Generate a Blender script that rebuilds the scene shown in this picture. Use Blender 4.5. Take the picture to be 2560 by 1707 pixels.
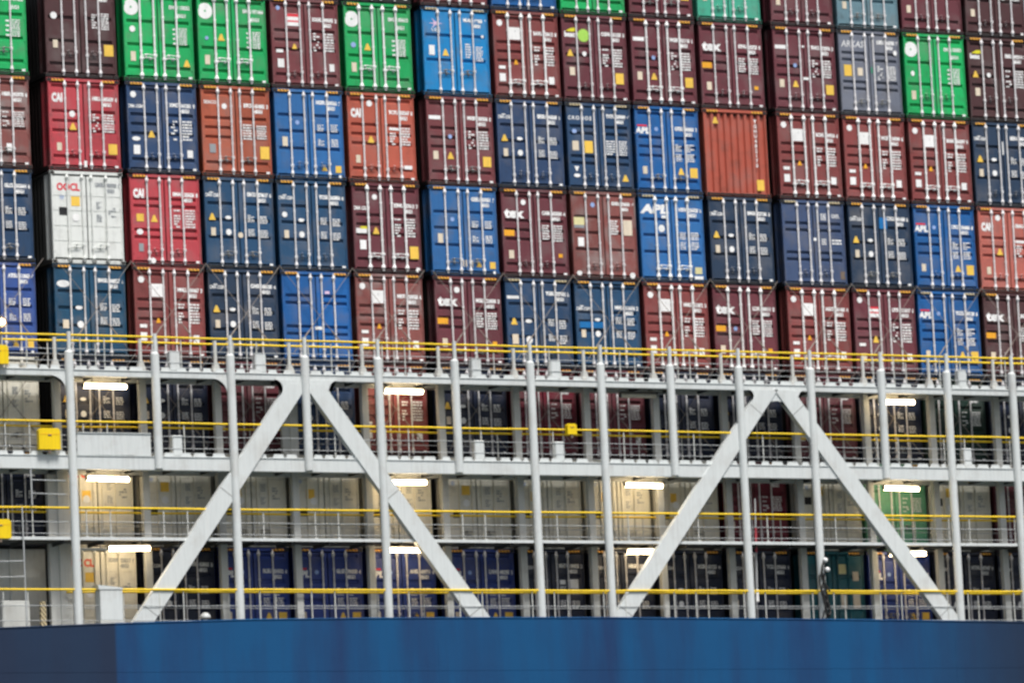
import bpy, bmesh, math, random
from mathutils import Matrix, Vector
R = math.radians
for o in list(bpy.data.objects): bpy.data.objects.remove(o)
S = bpy.context.scene
COL = S.collection
rng = random.Random(7)

# ------------------------------------------------------------------ camera
YAW, PIT, ROL = 0.477991, 0.142373, -0.048024
fw = Vector((math.sin(YAW)*math.cos(PIT), math.cos(YAW)*math.cos(PIT), math.sin(PIT)))
rt = Vector((math.cos(YAW), -math.sin(YAW), 0)); up = rt.cross(fw)
r2 = rt*math.cos(ROL) + up*math.sin(ROL); u2 = -rt*math.sin(ROL) + up*math.cos(ROL)
cam = bpy.data.cameras.new('camera'); co = bpy.data.objects.new('camera', cam); COL.objects.link(co)
co.matrix_world = Matrix(((r2.x, u2.x, -fw.x, -64.880), (r2.y, u2.y, -fw.y, -155.629), (r2.z, u2.z, -fw.z, 2.079), (0, 0, 0, 1)))
cam.sensor_width = 36.0; cam.lens = 13789/2560*36.0
cam.clip_start = 1.0; cam.clip_end = 6000
cam.dof.use_dof = True; cam.dof.focus_distance = 62.0; cam.dof.aperture_fstop = 4.9
S.camera = co
S.render.resolution_x, S.render.resolution_y = 1024, 682
S.render.engine = 'CYCLES'

# ------------------------------------------------------------------ sky, sun, exposure
SUN_EL, SUN_AZ = 62.0, 178.0            # azimuth clockwise from +Y
W = bpy.data.worlds.new('World'); S.world = W; W.use_nodes = True
nt = W.node_tree; nt.nodes.clear()
sky = nt.nodes.new('ShaderNodeTexSky'); sky.sky_type = 'NISHITA'; sky.sun_disc = False
sky.sun_elevation = R(SUN_EL); sky.sun_rotation = R(SUN_AZ); sky.dust_density = 4.0; sky.air_density = 1.0; sky.ozone_density = 1.0
hsv = nt.nodes.new('ShaderNodeHueSaturation'); hsv.inputs['Saturation'].default_value = 0.45
bg = nt.nodes.new('ShaderNodeBackground'); bg.inputs['Strength'].default_value = 0.075
wo = nt.nodes.new('ShaderNodeOutputWorld')
nt.links.new(sky.outputs[0], hsv.inputs['Color']); nt.links.new(hsv.outputs[0], bg.inputs['Color']); nt.links.new(bg.outputs[0], wo.inputs[0])
sl = bpy.data.lights.new('sun', 'SUN'); sl.energy = 3.1; sl.angle = R(16); sl.color = (1.0, 0.965, 0.92)
so = bpy.data.objects.new('sun', sl); COL.objects.link(so)
sd = Vector((math.sin(R(SUN_AZ))*math.cos(R(SUN_EL)), math.cos(R(SUN_AZ))*math.cos(R(SUN_EL)), math.sin(R(SUN_EL))))
so.rotation_euler = sd.to_track_quat('Z', 'Y').to_euler(); so.location = (0, -60, 120)
S.view_settings.view_transform = 'Standard'; S.view_settings.look = 'None'
S.view_settings.exposure = 0.42; S.view_settings.gamma = 1.0

# ------------------------------------------------------------------ materials
def lin(c):
    c = c/255.0
    return c/12.92 if c <= 0.04045 else ((c+0.055)/1.055)**2.4
def rgb(t, k=1.0): return tuple(min(0.9, lin(v)*k) for v in t) + (1.0,)
MATS = {}
def paint(name, c, rough=0.5, dirt=0.35, dirtcol=(0.045, 0.035, 0.028), bump=0.25, streak=True, scale=2.2, var=0.12, fade=0.0):
    """weathered paint: blotches of dirt and vertical rust streaks in object space, own pattern on every object"""
    if name in MATS: return MATS[name]
    m = bpy.data.materials.new(name); m.use_nodes = True; n = m.node_tree.nodes; l = m.node_tree.links
    p = n['Principled BSDF']; p.inputs['Roughness'].default_value = rough
    tc = n.new('ShaderNodeTexCoord'); oi = n.new('ShaderNodeObjectInfo')
    mu = n.new('ShaderNodeMath'); mu.operation = 'MULTIPLY'; mu.inputs[1].default_value = 37.0; l.new(oi.outputs['Random'], mu.inputs[0])
    n1 = n.new('ShaderNodeTexNoise'); n1.noise_dimensions = '4D'; n1.inputs['Scale'].default_value = scale; n1.inputs['Detail'].default_value = 6; n1.inputs['Roughness'].default_value = 0.65
    l.new(tc.outputs['Object'], n1.inputs['Vector']); l.new(mu.outputs[0], n1.inputs['W'])
    mp = n.new('ShaderNodeMapping'); mp.inputs['Scale'].default_value = (9.0, 3.0, 0.55); l.new(tc.outputs['Object'], mp.inputs['Vector'])
    n2 = n.new('ShaderNodeTexNoise'); n2.noise_dimensions = '4D'; n2.inputs['Scale'].default_value = 1.6; n2.inputs['Detail'].default_value = 5; n2.inputs['Roughness'].default_value = 0.7
    l.new(mp.outputs[0], n2.inputs['Vector']); l.new(mu.outputs[0], n2.inputs['W'])
    r1 = n.new('ShaderNodeValToRGB'); r1.color_ramp.elements[0].position = 0.50; r1.color_ramp.elements[1].position = 0.78; l.new(n1.outputs['Fac'], r1.inputs['Fac'])
    r2_ = n.new('ShaderNodeValToRGB'); r2_.color_ramp.elements[0].position = 0.56; r2_.color_ramp.elements[1].position = 0.80; l.new(n2.outputs['Fac'], r2_.inputs['Fac'])
    mx = n.new('ShaderNodeMath'); mx.operation = 'MAXIMUM'; l.new(r1.outputs['Color'], mx.inputs[0]); l.new(r2_.outputs['Color'], mx.inputs[1])
    am = n.new('ShaderNodeMath'); am.operation = 'MULTIPLY'; am.inputs[1].default_value = dirt; l.new(mx.outputs[0], am.inputs[0])
    # tone variation of the paint itself (fading), from object to object and over the sheet
    hv = n.new('ShaderNodeHueSaturation'); hv.inputs['Color'].default_value = rgb(c) if max(c) > 1 else tuple(c)+(1.0,)
    v1 = n.new('ShaderNodeMapRange'); v1.inputs['To Min'].default_value = 1-var; v1.inputs['To Max'].default_value = 1+var; l.new(oi.outputs['Random'], v1.inputs['Value'])
    v2 = n.new('ShaderNodeMapRange'); v2.inputs['From Min'].default_value = 0.3; v2.inputs['From Max'].default_value = 0.7; v2.inputs['To Min'].default_value = 0.88; v2.inputs['To Max'].default_value = 1.10
    l.new(n2.outputs['Fac'], v2.inputs['Value'])
    vm = n.new('ShaderNodeMath'); vm.operation = 'MULTIPLY'; l.new(v1.outputs[0], vm.inputs[0]); l.new(v2.outputs[0], vm.inputs[1]); l.new(vm.outputs[0], hv.inputs['Value'])
    mix = n.new('ShaderNodeMix'); mix.data_type = 'RGBA'; l.new(am.outputs[0], mix.inputs[0]); l.new(hv.outputs[0], mix.inputs[6]); mix.inputs[7].default_value = tuple(dirtcol)+(1.0,)
    n3 = n.new('ShaderNodeTexNoise'); n3.noise_dimensions = '4D'; n3.inputs['Scale'].default_value = 1.1; n3.inputs['Detail'].default_value = 4; l.new(tc.outputs['Object'], n3.inputs['Vector']); l.new(mu.outputs[0], n3.inputs['W'])
    r3 = n.new('ShaderNodeMapRange'); r3.inputs['From Min'].default_value = 0.48; r3.inputs['From Max'].default_value = 0.75; r3.inputs['To Max'].default_value = fade; l.new(n3.outputs['Fac'], r3.inputs['Value'])
    mix2 = n.new('ShaderNodeMix'); mix2.data_type = 'RGBA'; l.new(r3.outputs[0], mix2.inputs[0]); l.new(mix.outputs[2], mix2.inputs[6]); mix2.inputs[7].default_value = (.34, .32, .31, 1)
    l.new(mix2.outputs[2], p.inputs['Base Color'])
    if bump:
        b = n.new('ShaderNodeBump'); b.inputs['Strength'].default_value = bump; b.inputs['Distance'].default_value = 0.03; l.new(n1.outputs['Fac'], b.inputs['Height']); l.new(b.outputs[0], p.inputs['Normal'])
    MATS[name] = m; return m
def plain(name, c, rough=0.6, metal=0.0):
    return paint(name, c, rough, dirt=0.18, bump=0.0, scale=6.0, var=0.05)
def emis(name, c, s):
    m = bpy.data.materials.new(name); m.use_nodes = True; p = m.node_tree.nodes['Principled BSDF']
    p.inputs['Base Color'].default_value = (0.8, 0.8, 0.8, 1); p.inputs['Emission Color'].default_value = tuple(c)+(1,); p.inputs['Emission Strength'].default_value = s
    MATS[name] = m; return m
def hazard(name, c1, c2):
    m = bpy.data.materials.new(name); m.use_nodes = True; n = m.node_tree.nodes; l = m.node_tree.links; p = n['Principled BSDF']; p.inputs['Roughness'].default_value = 0.6
    tc = n.new('ShaderNodeTexCoord'); mp = n.new('ShaderNodeMapping'); mp.inputs['Rotation'].default_value = (0, R(38), 0); l.new(tc.outputs['Object'], mp.inputs[0])
    w = n.new('ShaderNodeTexWave'); w.wave_type = 'BANDS'; w.bands_direction = 'X'; w.inputs['Scale'].default_value = 3.4; l.new(mp.outputs[0], w.inputs[0])
    r = n.new('ShaderNodeValToRGB'); r.color_ramp.interpolation = 'CONSTANT'; r.color_ramp.elements[0].color = c2+(1,); r.color_ramp.elements[1].position = 0.30; r.color_ramp.elements[1].color = c1+(1,)
    l.new(w.outputs['Fac'], r.inputs[0]); l.new(r.outputs[0], p.inputs['Base Color']); MATS[name] = m; return m

PC = {'green': (14,182,100), 'darkmaroon': (80,47,50), 'maroon': (124,63,68), 'plum': (112,54,64), 'redbrown': (142,69,68), 'crimson': (194,70,80), 'orange': (198,98,78),
      'terracotta': (182,92,66), 'salmon': (196,108,96), 'navy': (34,70,108), 'deepnavy': (36,60,88), 'petrol': (24,82,116), 'steelnavy': (30,76,114), 'blacknavy': (24,36,62), 'blue': (44,112,178), 'aplblue': (18,98,168),  # lower-tier navy has the walkway shade put into its colour
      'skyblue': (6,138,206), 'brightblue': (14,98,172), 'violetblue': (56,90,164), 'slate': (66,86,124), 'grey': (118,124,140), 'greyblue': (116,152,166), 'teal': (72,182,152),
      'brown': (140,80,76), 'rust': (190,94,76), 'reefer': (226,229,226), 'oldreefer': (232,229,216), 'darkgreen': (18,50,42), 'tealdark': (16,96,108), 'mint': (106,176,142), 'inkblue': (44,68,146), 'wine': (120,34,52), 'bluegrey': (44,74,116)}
def pm(c):
    PK = 0.88                                                 # weathered paint reflects less than fresh paint
    if c in ('reefer', 'oldreefer'): return paint('paint_'+c, PC[c], 0.45, dirt=0.3 if c == 'reefer' else 0.38, dirtcol=(0.11, 0.085, 0.06), var=0.04)
    return paint('paint_'+c, tuple(lin(v)*PK for v in PC[c]), 0.55, dirt=0.5, dirtcol=(0.035, 0.024, 0.018), fade=0.8 if c == 'brown' else .26, bump=.4)
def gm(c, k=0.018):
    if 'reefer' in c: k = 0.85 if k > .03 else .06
    #                      # near-black frame and shell: grime plus gap shade put into the colour
    b = tuple(lin(v)*k+.007 for v in PC[c]); return paint('grimy_shaded_frame_%s_%d' % (c, k*100), b, 0.6, dirt=0.5, dirtcol=(0.012, 0.011, 0.010), bump=0.2, scale=3.0)
M_GALV = paint('galvanised', (228,226,228), 0.5, dirt=0.3, dirtcol=(0.12, 0.09, 0.07), bump=0, var=0.06)
M_GALVD = paint('dull_galvanised', (120,120,118), 0.6, dirt=0.4, bump=0, var=0.06)
M_RODW = paint('rod_white', (240,240,240), 0.5, dirt=0.15, bump=0, var=0.04)
M_WHITE = plain('mark_white', (244,244,244)); M_CREAM = plain('mark_cream', (226,212,190)); M_YEL = plain('mark_yellow', (255,200,82)); M_AMB = plain('mark_amber', (253,172,40))
M_RED = plain('mark_red', (226,48,66)); M_BLK = plain('mark_black', (24,26,30)); M_LGRN = plain('mark_lime', (176,226,96)); M_LEAF = plain('mark_leaf', (222,214,40)); M_LBLUE = plain('mark_lightblue', (150,176,226))
M_GRN = plain('mark_green', (40,150,110)); M_BLUE = plain('mark_blue', (0,112,180)); M_PALEY = plain('mark_paleyellow', (222,214,160)); M_GREYM = plain('mark_grey', (150,155,160)); M_PINK = plain('mark_pink', (226,196,224)); M_BROWN = plain('mark_brown', (120,104,90)); M_ORED = plain('mark_orangered', (232,80,40))
MK = dict(w=M_WHITE, c=M_CREAM, y=M_YEL, a=M_AMB, r=M_RED, k=M_BLK, l=M_LGRN, f=M_LEAF, b=M_LBLUE, g=M_GRN, B=M_BLUE, p=M_PALEY, G=M_GREYM, P=M_PINK, n=M_BROWN, o=M_ORED)
M_HAZ = hazard('hazard_stripes', rgb((250,176,60))[:3], rgb((60,44,30))[:3]); M_HAZP = hazard('hazard_stripes_faded', rgb((206,190,150))[:3], rgb((70,62,56))[:3])
M_HOLE = plain('casting_hole', (20,20,20))
M_STEEL = paint('bridge_paint', (212,217,217), 0.45, dirt=0.30, dirtcol=(0.26, 0.18, 0.12), bump=0.12, scale=1.3, var=0.02)
M_STEELI = paint('inner_paint', (204,206,202), 0.5, dirt=0.3, dirtcol=(0.18, 0.14, 0.10), bump=0.12, var=0.04)
M_RAIL = plain('rail_yellow', (254,206,34)); M_YBOX = paint('yellow_box', (252,208,10), 0.4, dirt=0.1, bump=0, var=0.02)
M_WIRE = plain('rail_grey', (176,180,182)); M_DECK = paint('deck_plate', (70,72,72), 0.7, dirt=0.4)
M_LAMP = emis('lamp_tube', (1.0, 0.76, 0.45), 14.0); M_OFF = plain('unlit_tube', (206,200,186)); M_SEAM = plain('weld_grey', (150,152,150)); M_HOUS = plain('lamp_housing', (96,96,94))
M_ROPE = plain('black_rope', (28,28,30)); M_LROD = paint('lashing_steel', (150,140,132), 0.6, dirt=0.3, bump=0)

# ------------------------------------------------------------------ mesh helpers
def new_mesh(name, bm, mats=()):
    me = bpy.data.meshes.new(name); bm.normal_update(); bm.to_mesh(me); bm.free()
    for m in mats: me.materials.append(m)
    return me
def link(name, me, parent=None, loc=(0, 0, 0), mat=None):
    o = bpy.data.objects.new(name, me); COL.objects.link(o)
    if parent is not None: o.parent = parent
    o.location = loc
    if mat is not None:
        o.material_slots[0].link = 'OBJECT'; o.material_slots[0].material = mat
    return o
def empty(name, loc, label, cat, group=None):
    o = bpy.data.objects.new(name, None); COL.objects.link(o); o.location = loc; o.empty_display_size = 0.3
    tag(o, label, cat, group); return o
def tag(o, label, cat, group=None, kind=None):
    if label: o['label'] = label
    if cat: o['category'] = cat
    if group: o['group'] = group
    if kind: o['kind'] = kind
    return o
def box(bm, x0, x1, y0, y1, z0, z1, mi=0, bev=0.0):
    vs = [bm.verts.new((x, y, z)) for z in (z0, z1) for y in (y0, y1) for x in (x0, x1)]
    fs = [bm.faces.new([vs[i] for i in q]) for q in ((0,2,3,1), (4,5,7,6), (0,1,5,4), (2,6,7,3), (0,4,6,2), (1,3,7,5))]
    for f in fs: f.material_index = mi
    if bev > 0:
        es = list({e for f in fs for e in f.edges})
        bmesh.ops.bevel(bm, geom=es, offset=bev, segments=2, affect='EDGES', profile=0.5)
def quad(bm, pts, mi=0):
    f = bm.faces.new([bm.verts.new(p) for p in pts]); f.material_index = mi; return f
def tube(bm, p0, p1, r0, r1=None, n=10, cap=True, mi=0):
    r1 = r0 if r1 is None else r1
    p0, p1 = Vector(p0), Vector(p1); d = (p1-p0).normalized()
    a = d.orthogonal().normalized(); b = d.cross(a)
    A = [bm.verts.new(p0+(a*math.cos(t)+b*math.sin(t))*r0) for t in (2*math.pi*i/n for i in range(n))]
    B = [bm.verts.new(p1+(a*math.cos(t)+b*math.sin(t))*r1) for t in (2*math.pi*i/n for i in range(n))]
    for i in range(n):
        f = bm.faces.new((A[i], A[(i+1) % n], B[(i+1) % n], B[i])); f.smooth = True; f.material_index = mi
    if cap:
        bm.faces.new([bm.verts.new(v.co) for v in A[::-1]]).material_index = mi; bm.faces.new([bm.verts.new(v.co) for v in B]).material_index = mi
def prism(bm, poly, y0, y1, mi=0):
    """polygon in x,z extruded between y0 (front) and y1"""
    A = [bm.verts.new((x, y0, z)) for x, z in poly]; B = [bm.verts.new((x, y1, z)) for x, z in poly]
    n = len(poly)
    f1 = bm.faces.new(A); f2 = bm.faces.new(B[::-1])
    for i in range(n): bm.faces.new((A[(i+1) % n], A[i], B[i], B[(i+1) % n]))
    bmesh.ops.triangulate(bm, faces=[f1, f2])
    bmesh.ops.recalc_face_normals(bm, faces=bm.faces)

# ------------------------------------------------------------------ container kit
CW, CH, CL = 2.438, 2.896, 12.192
HWD = CW/2
def frame_mesh(reefer=False):
    bm = bmesh.new(); pw = 0.075
    for s in (-1, 1):
        xs = (s*(HWD-.040), s*(HWD-pw-.010)); x0, x1 = min(xs), max(xs)
        box(bm, x0, x1, 0.0, 0.16, 0.118, CH-0.118, 0, 0.012)            # corner post
        for z0, z1 in ((-0.026, 0.118), (CH-0.118, CH)):                  # corner castings
            xa, xb = (s*(HWD+0.004), s*(HWD-0.162)); xa, xb = min(xa, xb), max(xa, xb)
            box(bm, xa, xb, -0.006, 0.178, z0 if z0 > 0 else 0.0, z1, 1, 0.008)
            cx = (xa+xb)/2; cz = (max(z0, 0)+z1)/2
            bmv = [bm.verts.new((cx+0.032*math.cos(t), -0.008, cz+0.045*math.sin(t))) for t in (2*math.pi*i/10 for i in range(10))]
            bm.faces.new(bmv[::-1]).material_index = 2
        box(bm, s*HWD-s*0.14-0.035, s*HWD-s*0.14+0.035, 0.05, 0.13, -0.029, 0.001, 2)   # twist lock below
    box(bm, -HWD+0.162, HWD-0.162, 0.0, 0.14, CH-0.100, CH-0.004, 0, 0.01)  # header
    box(bm, -HWD+0.162, HWD-0.162, 0.02, 0.14, 0.004, 0.125, 3, 0.012)     # sill
    for u in (-0.62, -0.17, 0.17, 0.62):                                   # cam keepers on the sill
        box(bm, u-0.07, u+0.07, -0.012, 0.012, 0.03, 0.115, 1 if not reefer else 0, 0.006)
    # shell: corrugated sides, roof, floor, back
    nf = len(bm.faces)
    n = 44; d = 0.035
    for s in (-1, 1):
        xo, xi = s*(HWD-0.012), s*(HWD-0.012-d); last = None
        for i in range(n+1):
            y = 0.16+(CL-0.3)*i/n; st = (CL-0.3)/n
            for yy, xx in ((y, xo), (y+st*0.30, xo), (y+st*0.5, xi), (y+st*0.8, xi)) if i < n else ((y, xo),):
                cur = (bm.verts.new((xx, yy, 0.16)), bm.verts.new((xx, yy, CH-0.08)))
                if last: bm.faces.new((last[0], cur[0], cur[1], last[1]) if s > 0 else (cur[0], last[0], last[1], cur[1]))
                last = cur
        box(bm, min(s*HWD, s*(HWD-0.06)), max(s*HWD, s*(HWD-0.06)), 0.16, CL-0.14, 0.02, 0.16, 0)
        box(bm, min(s*HWD, s*(HWD-0.06)), max(s*HWD, s*(HWD-0.06)), 0.16, CL-0.14, CH-0.08, CH-0.01, 0)
    quad(bm, [(-HWD+.06, .14, CH-0.02), (HWD-.06, .14, CH-0.02), (HWD-.06, CL-.1, CH-0.02), (-HWD+.06, CL-.1, CH-0.02)])
    quad(bm, [(-HWD+.06, .14, 0.05), (-HWD+.06, CL-.1, 0.05), (HWD-.06, CL-.1, 0.05), (HWD-.06, .14, 0.05)])
    box(bm, -HWD, HWD, CL-0.14, CL, 0.0, CH, 0)
    bm.faces.ensure_lookup_table()
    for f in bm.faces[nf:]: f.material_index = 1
    return new_mesh('container_frame', bm, [None, None, M_HOLE, None])
PAT = {'a': [.085, .36, .465, .57, .85], 'b': [.085, .345, .60, .85], 'c': [.29, .47, .66], 'e': [.32, .60], 'f': [.27, .35, .61, .69], 'r': []}
Z0, Z1 = 0.18, CH-0.14
DW = HWD-0.085
def door_mesh(pat, side):
    """one door leaf; local x from hinge-side frame to the middle, front at y=0"""
    bm = bmesh.new()
    xa, xb = (-DW, -0.020) if side < 0 else (0.020, DW)
    fa, fb = (xa+0.07, xb-0.13) if side < 0 else (xa+0.13, xb-0.07)
    hh = 0.066; dp = 0.062; cuts = []
    if pat != 'r':
        for v in PAT[pat]:
            zc = CH*(1-v); cuts.append((zc-hh, zc+hh))
    cuts.sort(); z = Z0
    def strip(za, zb): quad(bm, [(xa, 0, za), (xb, 0, za), (xb, 0, zb), (xa, 0, zb)])
    for c0, c1 in cuts:
        strip(z, c0)
        quad(bm, [(xa, 0, c0), (fa, 0, c0), (fa, 0, c1), (xa, 0, c1)]); quad(bm, [(fb, 0, c0), (xb, 0, c0), (xb, 0, c1), (fb, 0, c1)])
        i0, i1 = c0+0.035, c1-0.010; ga, gb = fa+0.02, fb-0.02
        quad(bm, [(ga, dp, i0), (gb, dp, i0), (gb, dp, i1), (ga, dp, i1)])
        quad(bm, [(fa, 0, c0), (fb, 0, c0), (gb, dp, i0), (ga, dp, i0)]); quad(bm, [(ga, dp, i1), (gb, dp, i1), (fb, 0, c1), (fa, 0, c1)])
        quad(bm, [(fa, 0, c0), (ga, dp, i0), (ga, dp, i1), (fa, 0, c1)]); quad(bm, [(gb, dp, i0), (fb, 0, c0), (fb, 0, c1), (gb, dp, i1)])
        z = c1
    if pat == 'r':                                          # insulated door: flat panel with pressed joints
        js = [0.27, 0.43, 0.595, 0.76]; xm = (xa+xb)/2
        zs = [Z0]+sorted(CH*(1-v) for v in js)+[Z1]
        quad(bm, [(xa, 0.018, Z0), (xb, 0.018, Z0), (xb, 0.018, Z1), (xa, 0.018, Z1)])
        for a, b in zip(zs[:-1], zs[1:]):
            box(bm, xa, xm-0.006, 0.0, 0.017, a+0.012, b-0.012, 0, 0.004); box(bm, xm+0.006, xb, 0.0, 0.017, a+0.012, b-0.012, 0, 0.004)
    else: strip(z, Z1)
    # leaf edges and rubber
    quad(bm, [(xa, 0, Z0), (xa, 0, Z1), (xa, .06, Z1), (xa, .06, Z0)]); quad(bm, [(xb, 0, Z1), (xb, 0, Z0), (xb, .06, Z0), (xb, .06, Z1)])
    quad(bm, [(xa, 0, Z1), (xb, 0, Z1), (xb, .06, Z1), (xa, .06, Z1)]); quad(bm, [(xa, .06, Z0), (xb, .06, Z0), (xb, 0, Z0), (xa, 0, Z0)])
    for i in range(4):                                       # hinges
        hz = 0.42+i*0.68; hx = xa if side < 0 else xb
        box(bm, hx-0.03 if side < 0 else hx-0.035, hx+0.035 if side < 0 else hx+0.03, -0.016, 0.004, hz-0.05, hz+0.05, 0, 0.006)
    return new_mesh('container_door', bm, [None])
def rod_mesh(direction, hv=0):
    bm = bmesh.new(); r = 0.029
    tube(bm, (0, -0.035, 0.06), (0, -0.035, CH-0.055), r, n=8)
    for z0, z1, a, b in ((0.17, 0.27, 0.064, 0.034), (0.08, 0.17, 0.026, 0.064), (CH-0.29, CH-0.20, 0.034, 0.064), (CH-0.20, CH-0.09, 0.064, 0.026)):
        tube(bm, (0, -0.036, z0), (0, -0.036, z1), a, b, n=8)
    for z in ((0.62, 1.05, 1.75, 2.25), (0.95, 1.45, 2.05), (0.66, 1.2, 1.9))[hv]:                       # guide brackets
        box(bm, -0.034, 0.034, -0.062, 0.0, z-0.025, z+0.025, 0, 0.006)
    hz = (0.50 if direction > 0 else 0.60)+(0, .22, -.08)[hv]
    box(bm, -0.05, 0.05, -0.07, -0.012, hz-0.045, hz+0.045, 0, 0.008)
    tube(bm, (0, -0.06, hz), (direction*0.20, -0.066, hz+0.02), 0.014, n=6, mi=1); tube(bm, (direction*0.20, -0.066, hz+0.02), (direction*0.38, -0.05, hz-0.01), 0.013, n=6, mi=1)
    box(bm, direction*0.24-0.03, direction*0.24+0.03, -0.05, 0.0, hz-0.04, hz+0.045, 1, 0.006)
    return new_mesh('locking_rod', bm, [None, None])
def corr_end_mesh():
    bm = bmesh.new(); n = 9; st = (2*DW)/n; last = None; d = 0.075
    for i in range(n+1):
        x = -DW+st*i
        for xx, yy in ((x, 0), (x+st*.34, 0), (x+st*.5, d), (x+st*.84, d)) if i < n else ((x, 0),):
            cur = (bm.verts.new((xx, yy, 0.13)), bm.verts.new((xx, yy, CH-0.115)))
            if last: bm.faces.new((last[0], cur[0], cur[1], last[1]))
            last = cur
    for i in range(n): box(bm, -DW+st*i+st*.52, -DW+st*i+st*.82, d-.004, d+.02, CH-.19, CH-.12, 1)
    return new_mesh('end_wall', bm, [None, M_HOLE])
FR = frame_mesh(); DM = {(p, s): door_mesh(p, s) for p in PAT for s in (-1, 1)}; RM = {(d, v): rod_mesh(d, v) for d in (-1, 1) for v in (0, 1, 2)}; CE = corr_end_mesh()
def haz_mesh():
    bm = bmesh.new(); box(bm, -0.2, 0.2, -0.004, 0.0, -0.034, 0.034); return new_mesh('hazard_label', bm, [None])
HZ = haz_mesh()

# ---- markings: flat sheets a few millimetres proud of the door
MCACHE = {}
def flat(key, polys):
    if key in MCACHE: return MCACHE[key]
    bm = bmesh.new()
    for poly, mi in polys: f = bm.faces.new([bm.verts.new(p) for p in poly]); f.material_index = mi
    bmesh.ops.recalc_face_normals(bm, faces=bm.faces)
    for f in bm.faces:
        if f.normal.y > 0: f.normal_flip()
    me = new_mesh(key.split('|')[0], bm, [None, None]); MCACHE[key] = me; return me
def rpoly(w, h, y=0, x=0, z=0): return [(x-w/2, y, z-h/2), (x+w/2, y, z-h/2), (x+w/2, y, z+h/2), (x-w/2, y, z+h/2)]
def cpoly(r, n=24, y=0, sx=1.0, x=0, z=0): return [(x+sx*r*math.cos(2*math.pi*i/n), y, z+r*math.sin(2*math.pi*i/n)) for i in range(n)]
def text_mesh(s, h, shear=0.0, sx=1.0, fat=0.0, space=1.0):
    key = 'lettering|%s|%.3f|%.2f|%.2f|%.3f|%.2f' % (s, h, shear, sx, fat, space)
    if key in MCACHE: return MCACHE[key]
    cu = bpy.data.curves.new('t', 'FONT'); cu.body = s; cu.size = h/0.70; cu.align_x = 'CENTER'; cu.align_y = 'CENTER'; cu.resolution_u = 2; cu.shear = shear; cu.offset = fat; cu.space_character = space
    o = bpy.data.objects.new('t', cu); COL.objects.link(o); bpy.context.view_layer.update()
    me = bpy.data.meshes.new_from_object(o.evaluated_get(bpy.context.evaluated_depsgraph_get()))
    bpy.data.objects.remove(o); bpy.data.curves.remove(cu)
    for v in me.vertices: x, y, z = v.co; v.co = (x*sx, 0, y)
    me.name = 'lettering'; me.materials.clear(); me.materials.append(None); MCACHE[key] = me; return me
def table_polys(w, h, rows, seed, fill=0.75):
    r = random.Random(seed); P = []; rh = h/rows
    for i in range(rows):
        x = -w/2; z = h/2-rh*(i+.5)
        while x < w/2-0.02:
            l = min(r.uniform(0.04, 0.13), w/2-x)
            if r.random() < fill+.1: P.append((rpoly(l, rh*0.56, 0, x+l/2, z), 0))
            x += l+r.uniform(0.012, 0.03)
            if r.random() > fill and x > 0: break
    return P
def U(u): return (u-.5)*CW
def V(v): return CH*(1-v)
class Maker:
    def __init__(s, root, doors): s.root, s.doors, s.k = root, doors, 0
    def put(s, name, me, u, v, c, c2=None):
        s.k += 1
        par = s.doors[0] if u < .5 else s.doors[-1]
        o = link(name, me, par, (U(u), -0.0035-0.0009*s.k, V(v)), MK[c])
        if c2 and len(o.material_slots) > 1: o.material_slots[1].link = 'OBJECT'; o.material_slots[1].material = c2 if not isinstance(c2, str) else MK[c2]
        return o
    def rect(s, name, u, v, w, h, c): return s.put(name, flat('%s|r%.3f|%.3f' % (name, w, h), [(rpoly(w, h), 0)]), u, v, c)
    def disc(s, name, u, v, r, c, sx=1): return s.put(name, flat('%s|d%.3f|%.2f' % (name, r, sx), [(cpoly(r, sx=sx), 0)]), u, v, c)
    def text(s, name, t, u, v, h, c, **k): return s.put(name, text_mesh(t, h, **k), u, v, c)
    def tri(s, u, v, c='y', k=0.12): return s.put('warning_sticker', flat('warning_sticker|%.3f' % k, [([(-k, 0, -k*.8), (k, 0, -k*.8), (k*.22, 0, k*1.0), (-k*.22, 0, k*1.0)], 0)]), u, v, c)
    def plate(s, u, v, c='c', w=.16, h=.25): return s.rect('data_plate', u, v, w, h, c)
    def placard(s, u, v, w=.29, h=.33, c='y'): return s.rect('height_placard', u, v, w, h, c)
    def ident(s, v, c='w', h=.115, second=True):
        pre = ''.join(rng.choice('ABCEGHLMTX') for _ in range(3))+'U'
        s.text('container_number', pre, .69, v, h, c, fat=.010, sx=.80); s.text('container_number', '%06d' % rng.randrange(1000000), .845, v+.004, h, c, fat=.010, sx=.70)
        s.text('container_number', str(rng.randrange(10)), .955, v+.006, h, c, fat=.010, sx=.9)
        if second: s.text('size_code', '45G1', .83, v+.063, h*.95, c, fat=.010, sx=.85)
    def table(s, u, v, w, h, rows, c='w', fill=.75): return s.put('weight_table', flat('weight_table|%.2f|%.2f|%d|%d' % (w, h, rows, s.k % 5), table_polys(w, h, rows, s.k % 5+rows, fill)), u, v, c)
    def tables(s, v=.475, h=.62, c='w', k=1.0):
        s.table(.665, v, .22*k, h, 7, c, .55); s.table(.845, v, .33*k, h, 7, c, .95)
    def tag(s): s.rect('corner_label', .93, .945, .12, .065, 'w')

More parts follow.
